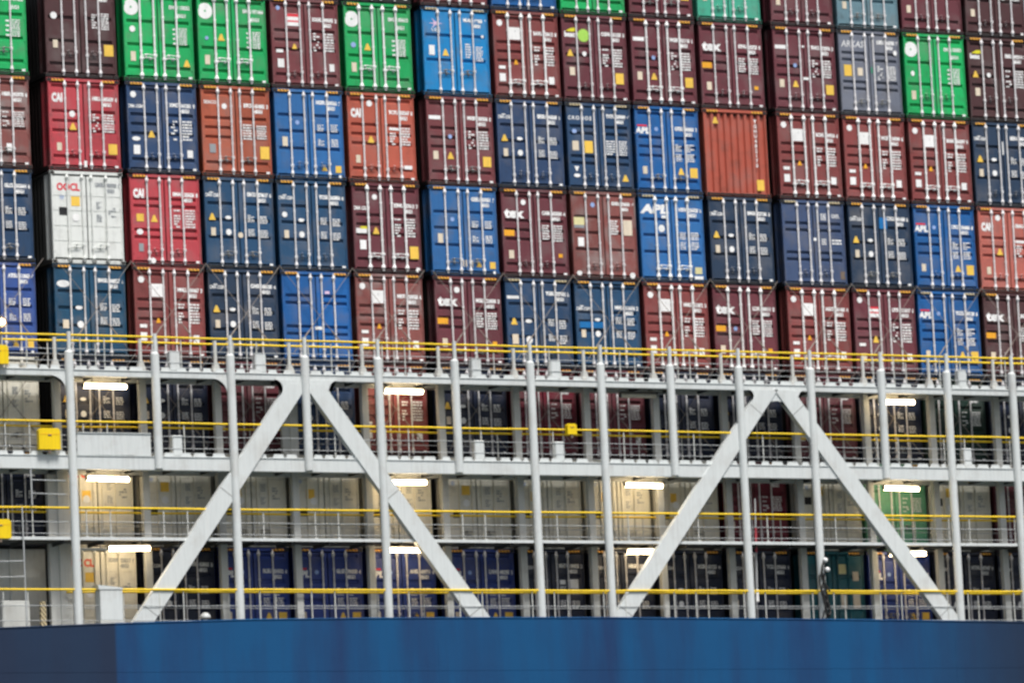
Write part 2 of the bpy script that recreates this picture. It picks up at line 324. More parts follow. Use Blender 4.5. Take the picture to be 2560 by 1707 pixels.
def st_ever(m, c):
    m.put('emblem', flat('emblem|ever', [(cpoly(.255, 28), 0), (cpoly(.036, 8, -.0006), 1)]), .13, .19, 'w', pm('green'))
    m.text('container_number', 'EMGU %06d' % rng.randrange(1000000), .81, .175, .115, 'w', fat=.006, sx=.72); m.text('size_code', '45G1', .83, .265, .11, 'w', fat=.006)
    for i in range(4): m.rect('weight_table', .73, .415+i*.052, .12, .055, 'w')
    m.table(.845, .49, .27, .56, 9, 'w', .99); m.plate(.14, .73, 'c', .17, .30); m.tag()
def st_triton(m, c):
    m.disc('round_sticker', .12, .14, .105, 'w'); m.rect('logo_plate', .34, .255, .40, .41, 'w'); m.text('emblem', 'T', .345, .235, .07, 'G')
    m.ident(.245); m.tables(.50, .66); m.tri(.34, .585, 'a', .085); m.rect('notice', .13, .645, .24, .105, 'w'); m.plate(.13, .76, 'w', .22, .26); m.rect('notice', .86, .775, .20, .24, 'w'); m.tag()
def st_cma(m, c, tri=True, logo='CMA CGM', v=.20):
    m.text('lettering', logo, .135, v, .10, 'w', shear=.25, sx=.80, fat=.006); m.rect('swoosh', .12, v-.03, .13, .035, 'w')
    m.ident(v-.02)
    if tri: m.tri(.12, .44)
    m.disc('round_sticker', .345, .44, .055, 'w', 1.9); m.plate(.13, .60); m.disc('round_sticker', .345, .60, .10, 'w', .95)
    for q in (.445, .60):
        m.table(.665, q, .22, .24, 5, 'w', .9); m.table(.845, q+.01, .26, .26, 4, 'w', .9)
    m.tag()
def st_tex(m, c):
    m.text('lettering', 'tex', .20, .28, .30, 'w', fat=.022, sx=1.15); m.ident(.265); m.rect('notice', .12, .50, .37, .19, 'a'); m.plate(.14, .74, 'c', .18, .27)
    m.table(.665, .48, .27, .50, 6, 'w', .95); m.table(.845, .49, .33, .56, 7, 'w', .98); m.rect('notice', .87, .74, .15, .12, 'a'); m.tag()
def st_cai(m, c, plac=True, var=0):
    m.text('lettering', 'CAI', .142, .215 if var != 2 else .235, .25, 'w', fat=.026, sx=.62); m.ident(.21)
    if var == 0: m.disc('round_sticker', .34, .385, .10, 'w'); m.tri(.345, .525); m.plate(.15, .745)
    if var == 1: m.placard(.15, .475, .24, .24); m.tri(.345, .485); m.disc('round_sticker', .14, .63, .09, 'w', 1.2); m.plate(.15, .80, 'G'); m.disc('round_sticker', .31, .94, .09, 'w')
    if var == 2: m.disc('round_sticker', .34, .12, .10, 'w'); m.tri(.345, .525); m.plate(.15, .745); m.rect('notice', .87, .82, .28, .12, 'w'); m.rect('notice', .70, .395, .42, .08, 'w')
    m.tables(.475, .60)
    if plac and var == 0: m.placard(.885, .755)
    m.tag()
def st_bar(m, c, tri=(.345, .67)):
    m.rect('lettering', .135, .24, .42, .125, 'w'); m.ident(.235); m.disc('round_sticker', .35, .45, .07, 'b'); m.plate(.13, .665, 'c', .18, .27); m.tri(*tri)
    m.tables(.48, .62); m.placard(.88, .72); m.tag()
def st_beacon(m, c, green=False, v=.23):
    m.text('lettering', 'beac', .135, v, .16, 'w', fat=.016, sx=.9); m.put('leaf', flat('leaf|1', [([(-.2, 0, -.03), (0, 0, .07), (.16, 0, .08), (.20, 0, -.02), (.05, 0, -.05)], 0)]), .16, v-.05, 'f')
    if green: m.disc('green_sticker', .345, v+.005, .215, 'l')
    m.ident(v-.02); m.tri(.13, .445); m.disc('round_sticker', .345, .445, .08, 'w'); m.plate(.15, .65, 'c', .19, .27); m.tables(.48, .62); m.tag()
def st_apl(m, c, big=False, v=.27):
    if big: m.text('lettering', 'APL', .25, .175, .27, 'w', shear=.15, sx=1.5, fat=.025); m.rect('notice', .40, .255, .24, .10, 'w'); m.disc('round_sticker', .345, .39, .12, 'w'); m.rect('notice', .88, .86, .26, .22, 'p'); m.rect('notice', .88, .945, .32, .12, 'w')
    else:
        m.text('lettering', 'APL', .13, v+.015, .19, 'w', shear=.12, sx=1.15, fat=.018); m.rect('red_band', .125, v-.045, .36, .055, 'r'); m.disc('round_sticker', .34, v-.01, .07, 'b'); m.plate(.14, .735); m.placard(.885, .75, .28, .33)
        m.tri(.69, .74)
    m.ident(v-.02 if not big else .17)
    for q in (.47, .58): m.table(.665, q, .22, .26, 5, 'w', .9); m.table(.845, q, .28, .28, 4, 'w', .9)
def st_reefer(m, c, logo=True, yel=(.345, .325), blk=(.17, .435), lv=.175):
    if logo: m.text('lettering', 'OOCL', .25, lv, .22, 'r' if c == 'reefer' else 'o', fat=.014, sx=.86, space=1.0)
    m.text('star', '*', .16, .31, .26, 'b'); m.placard(yel[0], yel[1], .29, .30)
    m.rect('vent_cover', blk[0], blk[1], .26, .25, 'k'); m.ident(.14, 'G')
    m.table(.665, .36, .18, .24, 5, 'G', .9); m.table(.665, .50, .18, .24, 5, 'G', .9); m.table(.845, .42, .25, .40, 5, 'G', .5); m.disc('round_sticker', .345, .50, .12, 'w')
def st_blue(m, c):
    m.ident(.14); m.plate(.15, .585, 'c', .18, .30); m.disc('round_sticker', .335, .37, .07, 'b'); m.tri(.70, .87, 'y', .10); m.placard(.90, .875, .20, .22)
    for q in (.42, .585): m.table(.665, q, .22, .22, 5, 'w', .9); m.table(.86, q, .24, .26, 4, 'w', .95)
    m.disc('round_sticker', .92, .955, .05, 'w')
def st_plain(m, c):
    m.table(.67, .185, .20, .24, 4, 'w', .99); m.table(.86, .175, .30, .14, 3, 'w', .99); m.table(.66, .475, .18, .22, 5, 'w', .95); m.table(.86, .475, .36, .20, 2, 'w', .99)
    m.disc('round_sticker', .52, .45, .06, 'w'); m.rect('notice', .93, .86, .19, .26, 'n')
def st_dark(m, c): m.ident(.2); m.tables(.47, .5); m.plate(.14, .72); m.tag()

def container(ci, ti, style, color, look, pat='a', rods='g', extra=None, styk={}):
    k = ci-1; g = 0.303
    grp = lambda q: 0 if q <= 5 else (1 if q <= 10 else 2)
    if ci == 0: xc = -0.62-HWD
    else:
        xl = k*2.534+g*grp(k+0.5); xc = xl+2.534/2-(0.10 if ci == 1 else 0)+(0.04 if ci in (5, 10) else 0)
    zb = 41-2.925*(ti+1)
    r_ = ['cropped top row', 'second row down', 'third row down', 'fourth row down', 'row above the walkway', 'row under top walkway', 'row under middle walkway', 'lowest row'][ti]
    od = ['first', 'second', 'third', 'fourth', 'fifth', 'sixth', 'seventh', 'eighth', 'ninth', 'tenth', 'eleventh', 'twelfth', 'thirteenth', 'fourteenth', 'fifteenth'][ci-5 if ti == 0 else (ci-1 if ti == 7 else ci)]
    lab = '%s, %s from left, %s' % (look, od, r_)
    nw = len(lab.replace(',', '').split())
    if nw > 16: raise Exception('%d words: %s' % (nw, lab))
    root = empty('shipping_container', (xc+rng.uniform(-.012, .012), rng.uniform(-.02, .03), zb), lab, 'container', 'containers stacked on the ship')
    root.rotation_euler = (0, R(rng.uniform(-.12, .12)), 0)
    m = pm(color)
    fo = link('frame', FR, root, mat=m)
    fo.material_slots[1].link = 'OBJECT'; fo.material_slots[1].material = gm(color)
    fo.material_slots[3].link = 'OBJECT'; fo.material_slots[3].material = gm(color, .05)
    if style == 'corr':
        ew = link('end_wall', CE, root, (0, .03, 0), m); doors = [ew]
    else:
        doors = [link('door', DM[(pat, -1)], root, (0, .03, 0), m), link('door', DM[(pat, 1)], root, (0, .03, 0), m)]
        rm = {'g': M_GALV, 'w': M_RODW, 'b': m}[rods]
        wd = 1.25 if rods == 'w' else 1.0
        hv = {'b': 1, 'e': 1, 'c': 2, 'f': 2}.get(pat, 0 if rods == 'w' else rng.choice((0, 0, 1, 2))); ou, iu = rng.choice((.60, .62, .65)), rng.choice((.155, .17, .19))
        for i, u in enumerate((-ou, -iu, iu, ou)):
            ro = link('locking_rod', RM[(1 if i in (0, 2) else -1, hv)], doors[i//2], (u, 0, 0), rm); ro.scale = (wd, wd, 1); ro.material_slots[1].link = 'OBJECT'; ro.material_slots[1].material = M_RODW if rods == 'w' else (m if ci % 3 else M_GALVD)
    if pat != 'r':
        hm = M_HAZP if color in ('blue', 'aplblue', 'skyblue', 'grey', 'slate', 'navy') and rng.random() < .75 else M_HAZ
        for s in (-1, 1): link('hazard_label', HZ, fo, (s*(HWD-.375), -0.006, CH-.06), hm)
    mk = Maker(root, doors)
    if style == 'corr':
        mk.tri(.20, .13); mk.text('container_number', 'T\nG\nH\nU\n4\n8\n2\n1\n7\n0', .815, .38, .115, 'w', fat=.006); mk.placard(.855, .86, .27, .36)
    elif style: globals()['st_'+style](mk, color, **styk)
    if extra: extra(mk)
    return root

# ------------------------------------------------------------------ the stacks (column, tier): style, colour, look, door pattern, rod finish
T = {}
def put(ti, ci, style, color, look, pat='a', rods='g', extra=None, **k): T[(ti, ci)] = (style, color, look, pat, rods, extra, k)
GR = 'green container with white round emblem'; TR = 'red-brown container with white square logo'; CM = 'navy container with small white lettering'
TX = 'maroon container with large white lowercase letters'
# cropped top row
put(0, 5, 'dark', 'darkgreen', 'dark green container'); put(0, 6, 'dark', 'maroon', 'maroon container with white corner label'); put(0, 7, 'cma', 'aplblue', 'blue container with dirty sill', 'c'); put(0, 8, 'ever', 'green', 'bright green container', 'b')
put(0, 9, 'bar', 'plum', 'dark maroon container with yellow placard'); put(0, 10, 'dark', 'teal', 'pale teal container', 'c'); put(0, 11, 'dark', 'plum', 'dark maroon container with pale plate'); put(0, 12, 'dark', 'greyblue', 'pale grey-blue container', 'c')
put(0, 13, 'dark', 'wine' if False else 'plum', 'dark maroon container with beige plate'); put(0, 14, 'dark', 'darkmaroon', 'very dark maroon container')
# second row
put(1, 0, 'ever', 'green', 'green container cut by the photo edge', 'b')
def x11(m): m.rect('notice', .14, .07, .44, .12, 'b'); m.disc('round_sticker', .14, .325, .11, 'w'); m.placard(.885, .685, .31, .36)
put(1, 1, None, 'darkmaroon', 'dark brown container with yellow placard', 'b', 'g', lambda m: (x11(m), m.ident(.07), m.table(.70, .37, .18, .48, 6, 'w', .9), m.table(.845, .37, .26, .54, 8, 'w', .95), m.plate(.15, .635)))
put(1, 2, 'ever', 'green', GR+' and plain sticker', 'b', 'w', lambda m: (m.disc('round_sticker', .14, .43, .10, 'w'), m.tri(.885, .79)))
put(1, 3, 'ever', 'green', GR+' and triangle', 'b', 'w', lambda m: (m.tri(.345, .48), m.disc('round_sticker', .14, .49, .06, 'b')))
def lab_rw(m): m.rect('logo_plate', .34, .235, .40, .40, 'w'); m.rect('red_band', .34, .185, .39, .10, 'r'); m.rect('red_band', .34, .252, .39, .05, 'r')
put(1, 4, None, 'maroon', 'maroon container with red-white square label', 'a', 'g', lambda m: (lab_rw(m), m.disc('round_sticker', .13, .11, .07, 'b'), m.ident(.225), m.tables(.475), m.tri(.345, .535, 'y', .09), m.rect('notice', .13, .59, .24, .10, 'w'), m.plate(.14, .725, 'w', .22, .28), m.rect('notice', .87, .755, .17, .24, 'w'), m.tag()))
put(1, 5, 'ever', 'green', GR+' and lilac dot', 'b', 'w', lambda m: (m.tri(.345, .50), m.disc('round_sticker', .14, .48, .09, 'b')))
def x16(m):
    for a in (0, 55, -55): m.put('emblem', flat('emblem|x%d' % a, [([(math.cos(R(a))*q-math.sin(R(a))*w_, 0, (math.sin(R(a))*q+math.cos(R(a))*w_)*.8) for q, w_ in ((-.26, 0), (0, -.04), (.26, 0), (0, .04))], 0)]), .22, .185, 'P')
    m.text('lettering', 'UES', .22, .26, .12, 'w', sx=1.15); m.ident(.135, 'w', .10); m.plate(.145, .49, 'w', .20, .32); m.tri(.345, .515); m.table(.68, .48, .2, .5, 6, 'w', .9); m.table(.845, .51, .25, .5, 8, 'w', .9); m.disc('round_sticker', .90, .31, .05, 'w')
put(1, 6, None, 'skyblue', 'bright sky-blue container with star emblem', 'e', 'g', x16)
put(1, 7, 'triton', 'redbrown', TR, 'a', 'w')
put(1, 8, 'beacon', 'plum', 'maroon container with lime-green disc', 'a', 'g', lambda m: m.placard(.86, .715, .30, .36), green=True)
put(1, 9, 'bar', 'plum', 'maroon container with white bar, yellow placard', 'a', 'w'); put(1, 10, 'tex', 'plum', TX)
put(1, 11, 'bar', 'plum', 'maroon container with yellow placard and seals', 'a', 'g', lambda m: (m.rect('seal', .49, .225, .09, .07, 'w'), m.rect('seal', .51, .60, .22, .09, 'w')))
put(1, 12, None, 'grey', 'grey container with outlined white lettering', 'f', 'g', lambda m: (m.text('lettering', 'ARKAS', .24, .165, .22, 'w', shear=.2, sx=.9), m.ident(.13), m.disc('round_sticker', .92, .245, .09, 'w', .8), m.placard(.15, .475, .29, .38), m.plate(.345, .485, 'c', .20, .27), m.tables(.49, .5), m.rect('seal', .53, .46, .05, .2, 'g')))
put(1, 13, 'ever', 'green', GR+' and white dot', 'b', 'g', lambda m: m.disc('round_sticker', .14, .475, .09, 'w', .8))
put(1, 14, 'beacon', 'darkmaroon', 'dark maroon container with yellow leaf logo')
# third row
put(2, 0, 'dark', 'brown', 'faded brown container cut by photo edge', 'a', 'g', lambda m: m.rect('notice', .70, .78, .18, .26, 'w'))
put(2, 1, 'cai', 'crimson', 'crimson container with white capital letters', 'a', 'g', lambda m: m.rect('seal', .50, .925, .10, .20, 'w'))
put(2, 2, None, 'bluegrey', 'navy container with two white plates', 'a', 'g', lambda m: (m.disc('round_sticker', .11, .14, .10, 'w'), m.text('lettering', 'CMA CGM', .13, .27, .10, 'w', shear=.25, sx=.8, fat=.006), m.ident(.245), m.tables(.52, .66), m.tri(.345, .575), m.disc('round_sticker', .13, .625, .07, 'w', 2), m.plate(.135, .745, 'w', .22, .29), m.rect('notice', .875, .775, .19, .24, 'w'), m.tag()))
put(2, 3, None, 'terracotta', 'terracotta container with white lettering', 'a', 'g', lambda m: (m.text('lettering', 'SEACO', .15, .185, .10, 'w', sx=1.0, fat=.004), m.disc('round_sticker', .345, .225, .09, 'w'), m.ident(.21), m.table(.66, .50, .30, .52, 6, 'w', .97), m.table(.86, .50, .33, .46, 6, 'w', .9), m.plate(.16, .695, 'G', .21, .28), m.placard(.895, .725, .31, .40), m.tag()))
put(2, 4, 'blue', 'blue', 'mid-blue container without logo', 'c'); put(2, 5, 'cai', 'orange', 'orange container with white capital letters', 'a', 'g', None, var=2)
put(2, 6, 'bar', 'maroon', 'maroon container with white bar logo'); put(2, 7, 'cma', 'bluegrey', CM+', dusty', 'c')
put(2, 8, None, 'navy', 'navy container with yellow square, white heart', 'f', 'g', lambda m: (m.text('lettering', 'CRONOS', .22, .175, .12, 'w', fat=.006, sx=1.0, space=1.35), m.ident(.14, 'w', .11), m.disc('round_sticker', .13, .325, .07, 'b', 1.3), m.plate(.14, .49, 'c', .23, .31), m.placard(.335, .50, .31, .40), m.table(.67, .50, .33, .5, 6, 'w', .97), m.table(.855, .50, .30, .5, 7, 'w', .98), m.tri(.14, .75, 'w', -.09), m.disc('round_sticker', .14, .83, .06, 'w', 2), m.tri(.87, .845)))
put(2, 9, 'apl', 'aplblue', 'blue container with small red-topped lettering', 'a'); put(2, 10, 'corr', 'rust', 'orange corrugated container end without doors')
for c, q in ((11, 'redder'), (12, 'middle'), (13, 'rightmost')): put(2, c, 'triton', 'redbrown', TR, 'a', 'w')
put(2, 14, 'cma', 'deepnavy', 'navy container with white streak', 'c', 'g', lambda m: m.rect('seal', .5, .30, .05, .45, 'w'))
# fourth row
put(3, 0, 'cma', 'navy', 'navy container behind a lashing rod', 'c'); put(3, 1, 'reefer', 'reefer', 'white refrigerated container with red lettering', 'r', 'b')
put(3, 2, 'cai', 'crimson', 'crimson container with yellow square', 'f', 'g', None, var=1); put(3, 3, 'cma', 'steelnavy', CM+', whole', 'c', 'g', lambda m: m.disc('round_sticker', .51, .63, .09, 'c'))
put(3, 4, 'cma', 'steelnavy', 'navy container lacking the yellow triangle', 'c', 'g', lambda m: m.disc('round_sticker', .11, .385, .09, 'w'), tri=False)
put(3, 5, None, 'plum', 'maroon container with yellow-green logo label', 'a', 'w', lambda m: (m.text('lettering', 'CMA CGM', .14, .285, .11, 'w', shear=.25, sx=.8, fat=.008), m.disc('round_sticker', .345, .155, .09, 'w'), m.ident(.245), m.rect('logo_plate', .135, .535, .38, .16, 'w'), m.rect('leaf', .17, .50, .24, .08, 'f'), m.tri(.345, .535), m.plate(.15, .69, 'w', .22, .30), m.tables(.49, .62), m.placard(.885, .765, .30, .40), m.disc('round_sticker', .93, .955, .08, 'w')))
put(3, 6, 'blue', 'blue', 'blue container with silvery scuffed middle', 'c', 'g', lambda m: [m.rect('scuff', u_, .86, .04, .22, 'c') for u_ in (.44, .47, .51, .56, .60)])
put(3, 7, 'tex', 'plum', TX+' and dot', 'a', 'g', lambda m: m.disc('round_sticker', .345, .15, .09, 'w'))
put(3, 8, None, 'brown', 'dusty brown container with faded yellow label', 'c', 'g', lambda m: (m.disc('round_sticker', .345, .15, .08, 'b'), m.rect('logo_plate', .13, .355, .38, .34, 'p'), m.rect('logo_plate', .13, .40, .38, .10, 'G'), m.ident(.13, 'w', .10), m.table(.66, .40, .28, .5, 6, 'w', .97), m.rect('weight_table', .86, .40, .32, .50, 'c'), m.plate(.145, .575, 'w', .22, .29), m.disc('round_sticker', .10, .93, .08, 'w', 1.2), m.disc('round_sticker', .90, .94, .10, 'w')))
put(3, 9, 'apl', 'blue', 'blue container with large white italic lettering', 'c', 'w', None, big=True); put(3, 10, 'cma', 'deepnavy', CM+', thin rods', 'c')
put(3, 11, 'plain', 'slate', 'slate-blue container without logo', 'f'); put(3, 12, 'cma', 'deepnavy', 'navy container with bright blue label', 'c', 'g', lambda m: m.rect('notice', .56, .235, .30, .38, 'B'))
put(3, 13, 'apl', 'aplblue', 'vivid blue container with red-topped lettering'); put(3, 14, 'cai', 'salmon', 'salmon container with white capital letters', 'a', 'g', None, var=2)
# row above the walkway
put(4, 0, 'blue', 'violetblue', 'violet-blue container cut by photo edge', 'c')
put(4, 1, None, 'petrol', 'petrol-blue container with white oval logo', 'c', 'g', lambda m: (m.disc('logo_plate', .14, .21, .11, 'w', 2.0), m.ident(.165), m.disc('round_sticker', .345, .465, .06, 'w', 2), m.plate(.16, .645, 'c', .20, .27), m.disc('round_sticker', .36, .645, .11, 'w'), [m.table(.68, q, .22, .24, 5, 'w', .9) for q in (.45, .60)], [m.table(.85, q, .26, .26, 4, 'w', .9) for q in (.46, .61)]))
put(4, 2, 'triton', 'redbrown', TR, 'a', 'g'); put(4, 3, 'cma', 'deepnavy', CM, 'c'); put(4, 4, None, 'brightblue', 'bright blue container without markings', 'f', 'g', lambda m: (m.rect('notice', .66, .225, .16, .09, 'P'), m.rect('seal', .52, .62, .26, .10, 'w')))
put(4, 5, 'triton', 'brown', 'brown container with white square logo', 'a', 'g'); put(4, 6, 'tex', 'plum', TX, 'a', 'g', lambda m: m.disc('round_sticker', .345, .15, .10, 'w'))
put(4, 7, None, 'navy', 'navy container with white bar', 'c', 'g', lambda m: (m.rect('lettering', .13, .215, .44, .10, 'w'), m.ident(.165), m.tri(.13, .49), m.disc('round_sticker', .345, .48, .06, 'w', 2), m.plate(.14, .685, 'c', .22, .32), m.disc('round_sticker', .345, .69, .12, 'w', .95), [m.table(.68, q, .22, .24, 5, 'w', .9) for q in (.49, .66)], [m.table(.85, q, .26, .30, 4, 'w', .9) for q in (.51, .68)]))
put(4, 8, 'cma', 'steelnavy', 'navy container with brighter blue band', 'a', 'g', lambda m: m.rect('blue_band', .26, .50, .92, .20, 'B'), tri=False, v=.32)
put(4, 9, 'triton', 'redbrown', TR, 'a', 'w'); put(4, 10, 'tex', 'plum', TX+' and dot', 'a', 'w', lambda m: m.disc('round_sticker', .345, .50, .07, 'b')); put(4, 11, 'triton', 'redbrown', TR, 'a', 'w')
put(4, 12, None, 'plum', 'maroon container with small red-white label', 'a', 'g', lambda m: (m.rect('logo_plate', .34, .265, .36, .34, 'w'), m.rect('red_band', .34, .215, .36, .07, 'r'), m.rect('red_band', .34, .27, .36, .05, 'r'), m.disc('round_sticker', .12, .13, .10, 'w'), m.ident(.235), m.tables(.50, .66), m.tri(.345, .585), m.rect('notice', .13, .645, .24, .10, 'w'), m.plate(.14, .80, 'c', .22, .3), m.rect('notice', .87, .78, .18, .24, 'w')))
put(4, 13, 'apl', 'aplblue', 'vivid blue container crossed by rod'); put(4, 14, 'tex', 'darkmaroon', 'dark maroon container with white letters')
# under the top walkway
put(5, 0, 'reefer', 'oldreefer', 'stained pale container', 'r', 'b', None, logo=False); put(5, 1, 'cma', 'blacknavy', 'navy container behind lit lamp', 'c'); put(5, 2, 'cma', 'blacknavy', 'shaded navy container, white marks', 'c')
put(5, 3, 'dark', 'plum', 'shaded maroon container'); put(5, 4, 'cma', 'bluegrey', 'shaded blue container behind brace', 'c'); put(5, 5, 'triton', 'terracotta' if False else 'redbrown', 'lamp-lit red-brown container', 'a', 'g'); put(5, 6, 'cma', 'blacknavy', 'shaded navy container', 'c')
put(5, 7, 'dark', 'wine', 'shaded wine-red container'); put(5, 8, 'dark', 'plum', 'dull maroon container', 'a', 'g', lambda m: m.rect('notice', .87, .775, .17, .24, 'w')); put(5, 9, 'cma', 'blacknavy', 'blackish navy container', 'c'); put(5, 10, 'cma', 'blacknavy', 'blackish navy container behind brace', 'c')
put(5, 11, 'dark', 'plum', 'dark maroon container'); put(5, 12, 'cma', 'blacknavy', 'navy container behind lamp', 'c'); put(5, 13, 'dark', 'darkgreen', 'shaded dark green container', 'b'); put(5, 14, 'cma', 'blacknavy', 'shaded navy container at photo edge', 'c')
# under the middle walkway
put(6, 0, 'cma', 'blacknavy', 'dark navy container', 'c'); put(6, 1, 'reefer', 'oldreefer', 'lamp-lit white container, orange lettering', 'r', 'b', None, lv=.235, yel=(.345, .46), blk=(.17, .60))
RL = {2: 'stained white container, black vent', 3: 'half-hidden stained white container', 4: 'rust-stained white container', 5: 'lamp-lit white container', 6: 'stained white container, yellow placard', 7: 'dim stained white container', 8: 'lamp-lit pale container', 9: 'white container, orange placard'}
for c in range(2, 10): put(6, c, 'reefer', 'oldreefer', RL[c], 'r', 'b', None, logo=False, yel=(.345, .36) if c in (2, 6) else (.30, .42), blk=(.20, .62))
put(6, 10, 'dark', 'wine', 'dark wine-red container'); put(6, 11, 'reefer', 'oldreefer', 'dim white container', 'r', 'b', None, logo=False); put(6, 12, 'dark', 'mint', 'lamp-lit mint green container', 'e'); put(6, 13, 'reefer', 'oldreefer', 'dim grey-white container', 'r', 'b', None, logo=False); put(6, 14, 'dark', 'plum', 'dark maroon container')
# lowest row
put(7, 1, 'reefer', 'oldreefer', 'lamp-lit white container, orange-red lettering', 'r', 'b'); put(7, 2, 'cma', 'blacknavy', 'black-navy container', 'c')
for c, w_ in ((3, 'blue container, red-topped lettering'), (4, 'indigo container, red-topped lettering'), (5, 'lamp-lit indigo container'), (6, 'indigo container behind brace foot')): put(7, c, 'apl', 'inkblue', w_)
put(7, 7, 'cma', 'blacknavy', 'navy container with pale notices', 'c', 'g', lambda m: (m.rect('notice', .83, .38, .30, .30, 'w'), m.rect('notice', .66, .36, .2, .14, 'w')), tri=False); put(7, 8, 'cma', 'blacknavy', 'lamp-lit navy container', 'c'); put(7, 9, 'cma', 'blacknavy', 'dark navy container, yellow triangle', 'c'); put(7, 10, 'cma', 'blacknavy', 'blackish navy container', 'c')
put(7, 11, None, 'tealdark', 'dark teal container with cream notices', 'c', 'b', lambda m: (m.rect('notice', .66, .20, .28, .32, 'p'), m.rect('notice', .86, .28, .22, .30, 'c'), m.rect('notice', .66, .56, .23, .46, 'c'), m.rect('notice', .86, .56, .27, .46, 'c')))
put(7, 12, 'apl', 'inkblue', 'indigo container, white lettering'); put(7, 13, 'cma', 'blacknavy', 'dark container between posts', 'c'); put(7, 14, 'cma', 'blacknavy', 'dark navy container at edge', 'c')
for (ti, ci), (st, c, look, pat, rods, ex, k) in T.items(): container(ci, ti, st, c, look, pat, rods, ex, k)

# ------------------------------------------------------------------ lashing bridge (stern gallery)
GX = [k*2.534+0.303*(0 if k <= 5 else 1 if k <= 10 else 2)-(0.15 if k in (0,) else 0)+(0.15 if k in (5, 10) else 0) for k in range(0, 15)]
GX[0] = -0.32
YF, YI = -1.5, -0.5
LB = empty('lashing_bridge', (15, -1.0, 17.6), 'white steel lashing bridge with round posts and A-shaped braces', 'lashing bridge')
def bpart(name, bm, mat, label=None):
    o = link(name, new_mesh(name, bm, [mat]), LB); o.matrix_parent_inverse = Matrix.Translation(-Vector(LB.location))
    if label: o['label'] = label
    return o
XL, XR = -7.0, 40.0
# beams and walkways
for z0, z1 in ((25.54, 25.75), (22.68, 23.11)):
    bm = bmesh.new(); box(bm, XL, XR, YF-.09, YF+.12, z0, z1, 0, .012); box(bm, XL, XR, YF-.115, YF-.09, z1-.022, z1-.003, 0)
    for x in range(int(XL), int(XR)): box(bm, x+.31, x+.318, YF-.094, YF-.088, z0+.02, z1-.03)
    bpart('beam', bm, M_STEEL)
    bm = bmesh.new(); box(bm, XL, XR, YF+.12, -.28, z1-.07, z1-.01)
    for i in range(int((XR-XL)/1.27)): box(bm, XL+i*1.27, XL+i*1.27+.05, YF+.125, -.3, z0+.02, z1-.075)
    bpart('walkway', bm, M_DECK)
    bm = bmesh.new(); box(bm, XL, XR, -.43, -.30, z0, z1-.075); bpart('inner_beam', bm, M_STEELI)
bm = bmesh.new(); box(bm, XL, XR, YF-.06, YF-.05, 20.52, 20.612); bpart('walkway_edge', bm, M_STEEL)
bm = bmesh.new(); box(bm, XL, XR, YF-.05, -.28, 20.525, 20.60)
for i in range(int((XR-XL)/1.27)): box(bm, XL+i*1.27, XL+i*1.27+.04, YF+.02, -.3, 20.42, 20.524)
bpart('walkway', bm, M_DECK)
# toe boards: low plates with gaps along the walkway edge
for zt in (25.75, 23.11):
    for a, b in zip([-3.0]+GX, GX+[GX[-1]+2.55]):
        bm = bmesh.new(); x = a+.20; e = b-.18; box(bm, x, e, YF-.068, YF-.052, zt-.004, zt+.012)
        while x < e-.2:
            w = min(rng.uniform(.30, .46), e-x)
            prism(bm, [(x, zt-.003), (x+w, zt-.003), (x+w-.05, zt+.12), (x+.05, zt+.12)], YF-.07, YF-.05); x += w+rng.choice((.05, .06, .12, .2))
            if zt < 24 and -.3 < x < 2.2: x += .0
        if zt < 24 and a < .5 and b > 1.5: bm.free(); continue
        bpart('toe_board', bm, M_STEEL)
# front posts
SHORT = (1, 3, 5, 8, 11)
for i, x in enumerate(GX):
    bm = bmesh.new(); zb = 22.72 if i in SHORT else 17.55
    tube(bm, (x, YF-.12, zb), (x, YF-.12, 26.26), .135, n=18); tube(bm, (x, YF-.12, 26.26), (x, YF-.12, 26.32), .135, .10, n=18); tube(bm, (x+.02, YF-.12, 26.32), (x+.02, YF-.12, 26.9), .062, n=12)
    bpart('post', bm, M_STEEL)
# inner posts with pipe stubs above the walkway
for i, x in enumerate(GX):
    bm = bmesh.new(); w = .115
    box(bm, x-w, x+w, YI-.1, YI+.1, 17.55, 25.66, 0, .015)
    if i == 0: box(bm, x-.42, x+.30, YI-.05, YI+.14, 17.55, 22.66, 0, .015)
    if i == 3: box(bm, x-.36, x+.2, YI-.04, YI+.12, 23.05, 25.66, 0, .015)
    for zf in (17.6, 20.6, 23.1): prism(bm, [(x-.2, zf), (x+.2, zf), (x+w-.01, zf+.22), (x-w+.01, zf+.22)], YI-.075, YI+.075)
    box(bm, x-.13, x+.13, YI-.11, YI+.11, 25.80, 26.0, 0, .02); prism(bm, [(x-.12, 25.99), (x+.12, 25.99), (x+.06, 26.2), (x-.06, 26.2)], YI-.09, YI+.09)
    tube(bm, (x, YI, 26.15), (x, YI, 26.9), .058, n=12)
    bpart('inner_post', bm, M_STEELI)
